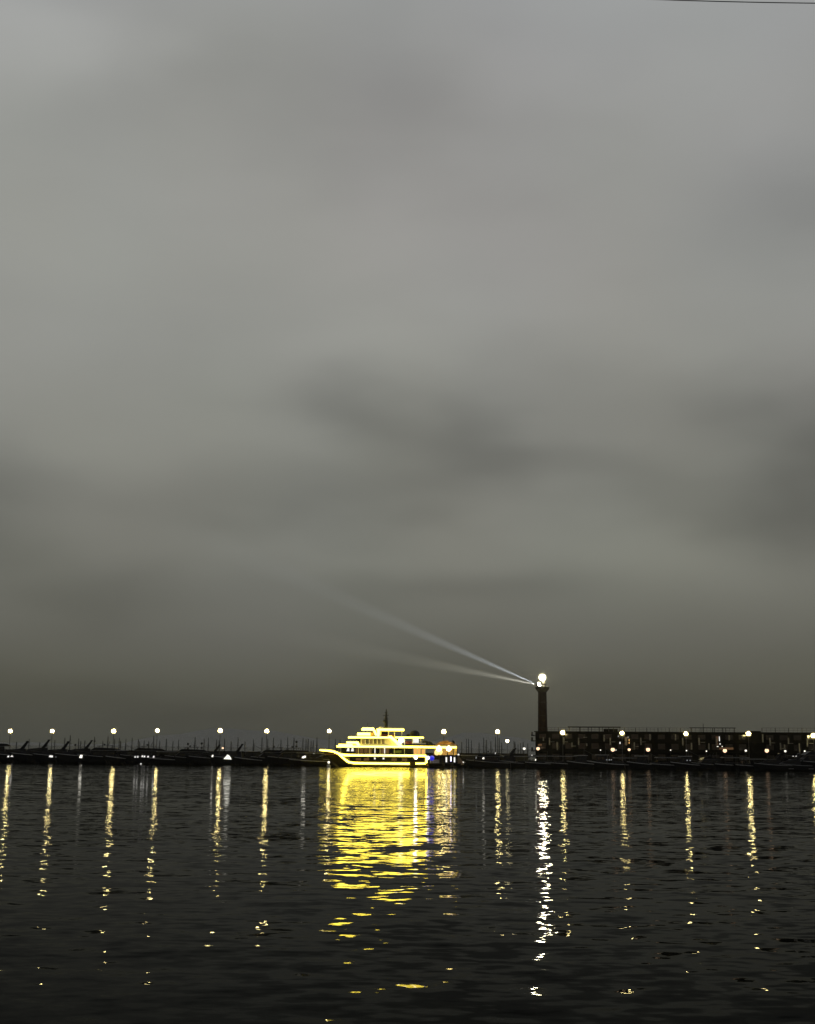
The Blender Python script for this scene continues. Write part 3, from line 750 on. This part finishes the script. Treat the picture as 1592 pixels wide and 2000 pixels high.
# hull
def sheer(px):
    pts = [(622, 1465.5), (648, 1467.5), (660, 1471.5), (672, 1475.5), (835, 1475.5)]
    for (a, b), (c, d) in zip(pts, pts[1:]):
        if px <= c: return b + (d - b) * (px - a) / (c - a)
    return pts[-1][1]
hl = []
for px in (623, 630, 640, 650, 660, 672, 688, 710, 740, 780, 820, 833):
    s_ = (px - 623) / 210
    b = HB * (1 - (1 - min(1, (s_ + .01) / .42)) ** 2.4) if s_ < .42 else HB
    b = max(b, .08)
    rake = max(0, 1 - (px - 623) / 60.)
    xk = X(px) + rake ** .8 * 37 * KY
    zs = Z(sheer(px) - 2.5)
    hl.append([(X(px), -b, zs), (X(px) + (xk - X(px)) * .5, -b * (.93 - .25 * rake), Z(1484)), (xk, -b * (.85 - .5 * rake), .15), (xk, 0, -.9), (xk, b * (.85 - .5 * rake), .15), (X(px) + (xk - X(px)) * .5, b * (.93 - .25 * rake), Z(1484)), (X(px), b, zs)])
hull = MB().loft(hl).build('hull', 'yacht_hull', ya, smooth=False)
def hullb(px, f=1.0):
    s_ = (px - 623) / 210
    return HB * (1 - (1 - min(1, (s_ + .01) / .42)) ** 2.4) if s_ < .42 else HB
# sheer light strip (both sides), chine strip, stern upright
def strip(pl, r, name='light_strip', sides=(-1, 1), inset=.0):
    for sd_ in sides:
        MB().tube([(X(a), sd_ * (hullb(max(a, 625)) * f + .10), Z(b)) for a, b, f in pl], r, 8).build(name, 'led', ya)
strip([(623, 1466, 1), (635, 1466.8, 1), (648, 1468, 1), (656, 1470.8, 1), (664, 1474, 1), (674, 1475.5, 1), (700, 1475.6, 1), (760, 1475.6, 1), (832, 1475.8, 1)], [.17, .20, .22, .23, .24, .25, .24, .25, .24])
strip([(661, 1473.5, .97), (667, 1478.5, .95), (673, 1484, .93), (680, 1488.8, .93), (690, 1490.8, .93), (720, 1491.2, .95), (800, 1491.4, .97)], .22)
strip([(812, 1491, .99), (831, 1490.5, 1)], .20)
strip([(833, 1489.5, 1), (832.5, 1477.5, 1)], .22)
for sd_ in (-1, 1):
    MB().box(X(683), X(829), sd_ * (HB * .98) - .1, sd_ * (HB * .98) + .1, Z(1487.2), Z(1479.2)).build('window_band', 'glass', ya)
for px, w, m in ((732, 1.6, 'pane_white'), (749, 1.8, 'pane_white')):
    MB().box(X(px - w), X(px + w), -HB - .05, -HB + .02, Z(1483.2), Z(1479.6)).build('lit_porthole', m, ya)
MB().ball((X(812), -HB - .1, Z(1479)), .4, 12).build('floodlight', 'flood', ya, smooth=True)
for px in (700, 716, 770, 790):
    MB().box(X(px - 5), X(px + 5), -HB - .04, -HB + .02, Z(1485.8), Z(1481)).build('hull_window', 'cabin_dim', ya)
MB().box(X(832), X(840), -3.2, 3.2, .35, .6).build('swim_platform', 'teak', ya)
# main deck
MB().prism(outline(X(632), X(833), 3.7, 9.0), Z(1475), Z(1474)).build('deck', 'teak', ya)
MB().prism(outline(X(664), X(806), 3.3, 3.0), Z(1473.9), Z(1460.8)).build('main_cabin', 'cabin_dark', ya)
for px, m in ((679, 'pane_white'), (687.5, 'pane_white')):
    MB().side([(X(px - 2.8), Z(1468)), (X(px - 1.2), Z(1461.3)), (X(px + 2.6), Z(1461.3)), (X(px + 3), Z(1468))], -3.42, -3.34).build('lit_window', m, ya)
for i in range(11):
    px = 694 + i * 8.4
    m = 'cabin_dim' if i in (0, 1, 2, 3, 6, 7) else 'glass'
    if 764 < px < 775: m = 'glass'
    MB().box(X(px), X(px + 6.6), -3.40, -3.33, Z(1471), Z(1461.5)).build('window', m, ya)
MB().box(X(768), X(784), -3.46, -3.42, Z(1471), Z(1465.5)).build('blind', 'green', ya)
for px in (732, 751):
    MB().box(X(px - 1), X(px + 1), -3.75, -3.55, Z(1472), Z(1460.5)).build('lit_pillar', 'pane_white', ya)
for px in (665, 700, 722, 742, 770, 790, 815, 830):
    MB().tube([(X(px), -3.7, Z(1474)), (X(px), -3.7, Z(1460))], .06, 6).build('deck_post', 'yacht_white', ya)
    MB().tube([(X(px), 3.7, Z(1474)), (X(px), 3.7, Z(1460))], .06, 6).build('deck_post', 'yacht_white', ya)
MB().box(X(808), X(822), 0.5, 2.5, Z(1473.8), Z(1462)).build('bar_cabinet', 'cabin_lit', ya)
MB().box(X(824), X(831), -1.5, 2.5, Z(1473.8), Z(1463)).build('lit_screen', 'cabin_lit', ya)
# second deck slab with long light strip
o2 = outline(X(657), X(890), 3.95, 3.2)
MB().prism(o2, Z(1460.8), Z(1457.2)).build('upper_deck', 'yacht_white', ya)
band(o2, Z(1460.0), Z(1456.8), .22, 'light_strip', 'led')
MB().prism(outline(X(659), X(686), 3.4, 2.6), Z(1457.1), Z(1454.0)).build('foredeck_brow', 'led', ya)
o2b = outline(X(676), X(700), 3.2, 1.5)
MB().prism(o2b, Z(1453.9), Z(1448.2)).build('bulwark', 'yacht_white', ya)
band(o2b, Z(1452.6), Z(1449.2), .15, 'light_strip', 'led')
MB().tube([(X(694), -3.3, Z(1450)), (X(701), -3.3, Z(1456.5))], .28, 6).build('light_strip', 'led', ya)
# bridge deck cabin
MB().side([(X(689), Z(1457)), (X(694), Z(1442.6)), (X(768), Z(1442.6)), (X(779), Z(1457))], -3.0, 3.0).build('bridge_cabin', 'yacht_white', ya)
MB().side([(X(692), Z(1448)), (X(694.5), Z(1443.4)), (X(703.5), Z(1443.4)), (X(703), Z(1452.5)), (X(697), Z(1452.5))], -3.08, -3.02).build('windscreen', 'glass', ya)
for i in range(6):
    px = 706.5 + i * 7.8
    MB().side([(X(px), Z(1453)), (X(px), Z(1444.3)), (X(px + 4.8), Z(1444.3)), (X(px + 4.8), Z(1453))], -3.07, -3.02).build('window', 'cabin_dim' if i in (0, 2, 5) else 'glass', ya)
    MB().box(X(px + 2.1), X(px + 2.6), -3.12, -3.08, Z(1453), Z(1444.3)).build('mullion', 'yacht_white', ya)
for sd_ in (-1, 1):
    MB().side([(X(757), Z(1437)), (X(764), Z(1437)), (X(787), Z(1457)), (X(778), Z(1457))], sd_ * 3.35 - .12, sd_ * 3.35 + .12).build('light_strip', 'led', ya)
# sun deck slab
o3 = outline(X(680), X(762), 3.6, 2.8)
MB().prism(o3, Z(1442.5), Z(1439)).build('sun_deck', 'yacht_white', ya)
band(o3, Z(1442.0), Z(1438.8), .22, 'light_strip', 'led')
o3b = outline(X(697.5), X(720), 2.9, 1.6)
MB().prism(o3b, Z(1438.9), Z(1431.2)).build('brow', 'yacht_white', ya)
band(o3b, Z(1436.2), Z(1431.4), .18, 'light_strip', 'led')
# flybridge: rounded hardtop with swept support
for sd_ in (-1, 1):
    MB().tube([(X(706), sd_ * 1.5, Z(1425)), (X(714), sd_ * 2.5, Z(1424)), (X(724), sd_ * 2.7, Z(1423.6)), (X(730), sd_ * 2.7, Z(1427)), (X(733.5), sd_ * 2.7, Z(1436))], [.24, .3, .28, .22, .2], 8).build('light_strip', 'led', ya)
MB().prism(outline(X(705.5), X(729), 2.4, 2.2), Z(1426.6), Z(1421.2)).build('hardtop', 'led', ya, bevel=.15)
MB().box(X(722), X(728), -1, 1, Z(1437), Z(1431)).build('helm_console', 'teak', ya)
MB().box(X(738), X(772), -2.4, 2.4, Z(1438.8), Z(1434.5)).build('sofa', 'red', ya)
MB().box(X(744), X(756), -2.2, 2.2, Z(1434.4), Z(1429)).build('wheelhouse_glass', 'glass', ya)
o4 = outline(X(736), X(787), 2.9, 1.2)
MB().prism(o4, Z(1426.5), Z(1422)).build('canopy', 'yacht_white', ya)
band(o4, Z(1426.9), Z(1423.2), .2, 'light_strip', 'led')
MB().prism(outline(X(739), X(748), 1.8, .8), Z(1421.9), Z(1419.4)).build('canopy_dome', 'yacht_white', ya)
for px in (738, 743, 758, 770, 784):
    for sd_ in (-1, 1):
        MB().tube([(X(px), sd_ * 2.6, Z(1438.5)), (X(px), sd_ * 2.6, Z(1426))], .09 if px != 738 else .3, 6).build('canopy_post', 'yacht_white' if px != 738 else 'led', ya)
# aft bridge-deck awning
o5 = outline(X(772), X(826), 3.3, .6)
MB().prism(o5, Z(1441), Z(1438.4)).build('awning', 'yacht_white', ya)
band(o5, Z(1441.3), Z(1439.0), .18, 'light_strip', 'led')
for px in (790, 806, 822):
    for sd_ in (-1, 1):
        MB().tube([(X(px), sd_ * 3.1, Z(1457)), (X(px), sd_ * 3.1, Z(1441))], .07, 6).build('awning_post', 'yacht_white', ya)
MB().ball((X(783), -3.3, Z(1446)), .62, 14).build('floodlight', 'flood', ya, smooth=True)
MB().box(X(806), X(818), -2.6, -1.6, Z(1451), Z(1442)).build('lit_screen', 'pane_white', ya)
MB().box(X(792), X(804), -2.2, 2, Z(1456), Z(1447)).build('seat_back', 'red', ya)
MB().box(X(806), X(832), -3.2, -2.9, Z(1454.5), Z(1450.5)).build('bulwark', 'yacht_white', ya)
MB().box(X(792), X(850), -3.5, -3.4, Z(1455.4), Z(1453)).build('awning_rail', 'cabin_dark', ya)
# mast
MB().tube([(X(753), 0, Z(1422)), (X(753), 0, Z(1410)), (X(753), 0, Z(1396)), (X(753), 0, Z(1384))], [.42, .46, .26, .10], 8).build('mast', 'mast', ya)
for py, w in ((1397, 1.1), (1404, .9), (1410, .75), (1391, .5)):
    MB().tube([(X(753) - w * .8, 0, Z(py)), (X(753) + w * .6, 0, Z(py - .7))], .08, 5).tube([(X(753), -w, Z(py)), (X(753), w, Z(py))], .06, 5).build('crossbar', 'mast', ya)
MB().ball((X(750), 0, Z(1408)), .5, 10, .6).build('radar', 'mast', ya, smooth=True)
for px, py, r_ in ((810, 1433.5, 1.25), (797, 1436, .5), (831, 1451, .9), (839, 1453, .9)):
    MB().ball((X(px), .8, Z(py)), r_, 12, .8).build('covered_tender' if r_ > .6 else 'radome', 'canvas', ya, smooth=True)
MB().tube([(X(716), -.5, Z(1422)), (X(716), -.5, Z(1412))], .04, 4).build('aerial', 'mast', ya)

# ------------------------------------------------------------------ tour boat behind the stern
TB = thing('tour_boat', 'dark double deck tour boat with warm lamps and lit windows moored behind the yacht stern', 'tour boat', (ORG.x + X(872), ORG.y - 1.0, 0))
def tx(px): return X(px) - X(872)
Lt = tx(908) - tx(836)
MB().loft([[(tx(836) + a * Lt, -b * 3.1, Z(1490)), (tx(838) + a * Lt * .97, -b * 2.4, .2), (tx(838) + a * Lt * .97, 0, -.6), (tx(838) + a * Lt * .97, b * 2.4, .2), (tx(836) + a * Lt, b * 3.1, Z(1490))] for a, b in ((0, .85), (.2, 1), (.7, 1), (.85, .75), (.95, .35), (1, .05))]).build('hull', 'hull_dark', TB)
MB().box(tx(859), tx(893), -2.2, 2.2, Z(1489.8), Z(1475.5)).build('cabin', 'cabin_dark', TB)
for px in (872, 888):
    MB().box(tx(px - 1.6), tx(px + 1.6), -2.3, -2.22, Z(1488), Z(1478)).build('lit_window', 'pane_white', TB)
MB().box(tx(880), tx(882), -2.3, -2.22, Z(1486), Z(1477)).build('lit_window', 'violet', TB)
MB().box(tx(875), tx(879), -2.5, -2.32, Z(1494), Z(1492)).build('lit_window', 'lamp_white', TB)
MB().box(tx(848), tx(897), -2.5, 2.5, Z(1475.4), Z(1474.4)).build('upper_deck', 'cabin_dark', TB)
MB().box(tx(848), tx(893), .6, .8, Z(1474), Z(1457)).build('deck_wall', mat('cream_panel', (.5, .36, .2), .7, noise=.15), TB)
MB().box(tx(848), tx(893), -2.0, 2.0, Z(1454.5), Z(1453.2)).build('awning_frame', 'teak', TB)
MB().side([(tx(851), Z(1453)), (tx(858), Z(1449)), (tx(866), Z(1446.5)), (tx(874), Z(1446)), (tx(883), Z(1449)), (tx(889), Z(1453))], -1.9, 1.9).build('awning', mat('orange_awning', (.20, .11, .04), .9, noise=.6, nscale=1.5), TB)
MB().side([(tx(883), Z(1451)), (tx(885), Z(1444)), (tx(889), Z(1448)), (tx(889), Z(1452))], -.4, .4).build('rolled_flag', 'canvas', TB)
for px in (850, 862, 874, 886, 893):
    MB().tube([(tx(px), -2.3, Z(1475)), (tx(px), -2.3, Z(1454))], .10, 6).build('deck_post', 'cabin_dark', TB)
for px in (857.5, 876.5):
    MB().ball((tx(px), -2.6, Z(1461)), .62, 12).build('lamp', 'flood_warm', TB, smooth=True)
for px, py in ((853, 1469), (860, 1468)):
    MB().ball((tx(px), -2.3, Z(py)), .55, 10, 1.3).build('lamp', mat('dim_globe', (.5, .45, .2), .5, emit=((1, .8, .3), 1.2)), TB, smooth=True)
MB().ball((tx(843.5), -2.9, Z(1480)), .62, 14).build('blue_light', 'blue', TB, smooth=True)
MB().ball((tx(835.5), -2.9, Z(1479.5)), .45, 12).build('violet_light', 'violet', TB, smooth=True)
MB().tube([(tx(843.5), -2.9, Z(1484)), (tx(843.5), -2.9, Z(1490))], .12, 6).build('light_post', 'metal', TB)
MB().tube([(tx(835.5), -2.9, Z(1481)), (tx(836), -2.9, Z(1491))], .06, 6).build('light_post', 'metal', TB)
MB().box(tx(840), tx(858), -2.0, -1.8, Z(1489.6), Z(1483)).build('side_screen', 'hull_pale', TB)
# people-height details: passengers are not readable; cushions and fenders instead
for px in (884, 866):
    MB().ball((tx(px), -2.9, Z(1494)), .35, 8, 1.5).build('fender', 'rubber', TB)
gw = thing('gangway', 'sloping lit gangway with steps right of the tour boat', 'gangway', (ORG.x + X(898), ORG.y - 2.0, 0))
def gx(px): return X(px) - X(898)
MB().side([(gx(894), Z(1476)), (gx(896), Z(1474)), (gx(905), Z(1489)), (gx(905), Z(1493)), (gx(895), Z(1493))], -.6, .0).build('side_panel', mat('tan_panel', (.30, .20, .12), .7, noise=.2), gw)
for i in range(6):
    MB().box(gx(896 + i * 1.7), gx(898 + i * 1.7), .02, 1.0, Z(1478 + i * 2.2), Z(1477 + i * 2.2)).build('step', 'teak', gw)
for px, py in ((905, 1488), (911, 1488)):
    MB().ball((gx(px), -.4, Z(py)), .2, 8).build('lamp', 'pane_white', gw, smooth=True)
MB().ball((gx(896), -.5, Z(1473)), .25, 8).build('lamp', 'pane_white', gw, smooth=True)
MB().tube([(gx(905), -.4, .6), (gx(905), -.4, Z(1488))], .05, 5).tube([(gx(911), -.4, .6), (gx(911), -.4, Z(1488))], .05, 5).build('lamp_post', 'metal', gw)
MB().box(gx(893), gx(913), -1.4, 1.4, .2, .6).build('pontoon', 'slab', gw)
# mooring buoy light by the bow
by = thing('buoy', 'small lit white buoy floating below the yacht bow', 'buoy', W(642, 1497.5))
MB().lathe([(.1, -.3), (.45, -.1), (.45, .25), (.2, .5), (.12, .9)], 10).build('float', 'hull_pale', by)
MB().ball((0, 0, 1.05), .3, 10).build('lamp', 'lamp_white', by, smooth=True)

# ------------------------------------------------------------------ overhead cable at the top right
cb = MB(); pts = []
for i in range(40):
    px = 900 + i * 28
    py = -9.5 + 17 * (1 - ((1720 - px) / 640.0) ** 2) if px < 1720 else 7.5
    pts.append(P(px, py - .6, 14.0))
cb.tube(pts, .0062, 6)
co = cb.build('overhead_cable', 'cable', smooth=True)
co['label'] = 'thin dark overhead cable crossing the sky at the top right corner'; co['category'] = 'cable'

# ------------------------------------------------------------------ haze
HZ = MB().box(-5600, 5600, -500, 5600, -2.5, 120)
hz = bpy.data.materials.new('haze'); hz.use_nodes = True; ht = hz.node_tree; ht.nodes.clear()
pv = ht.nodes.new('ShaderNodeVolumePrincipled'); pv.inputs['Color'].default_value = (.5, .5, .48, 1)
pv.inputs['Density'].default_value = .00008; pv.inputs['Anisotropy'].default_value = .9
mo = ht.nodes.new('ShaderNodeOutputMaterial'); ht.links.new(pv.outputs[0], mo.inputs['Volume'])
ho = HZ.build('haze', hz); ho['kind'] = 'stuff'
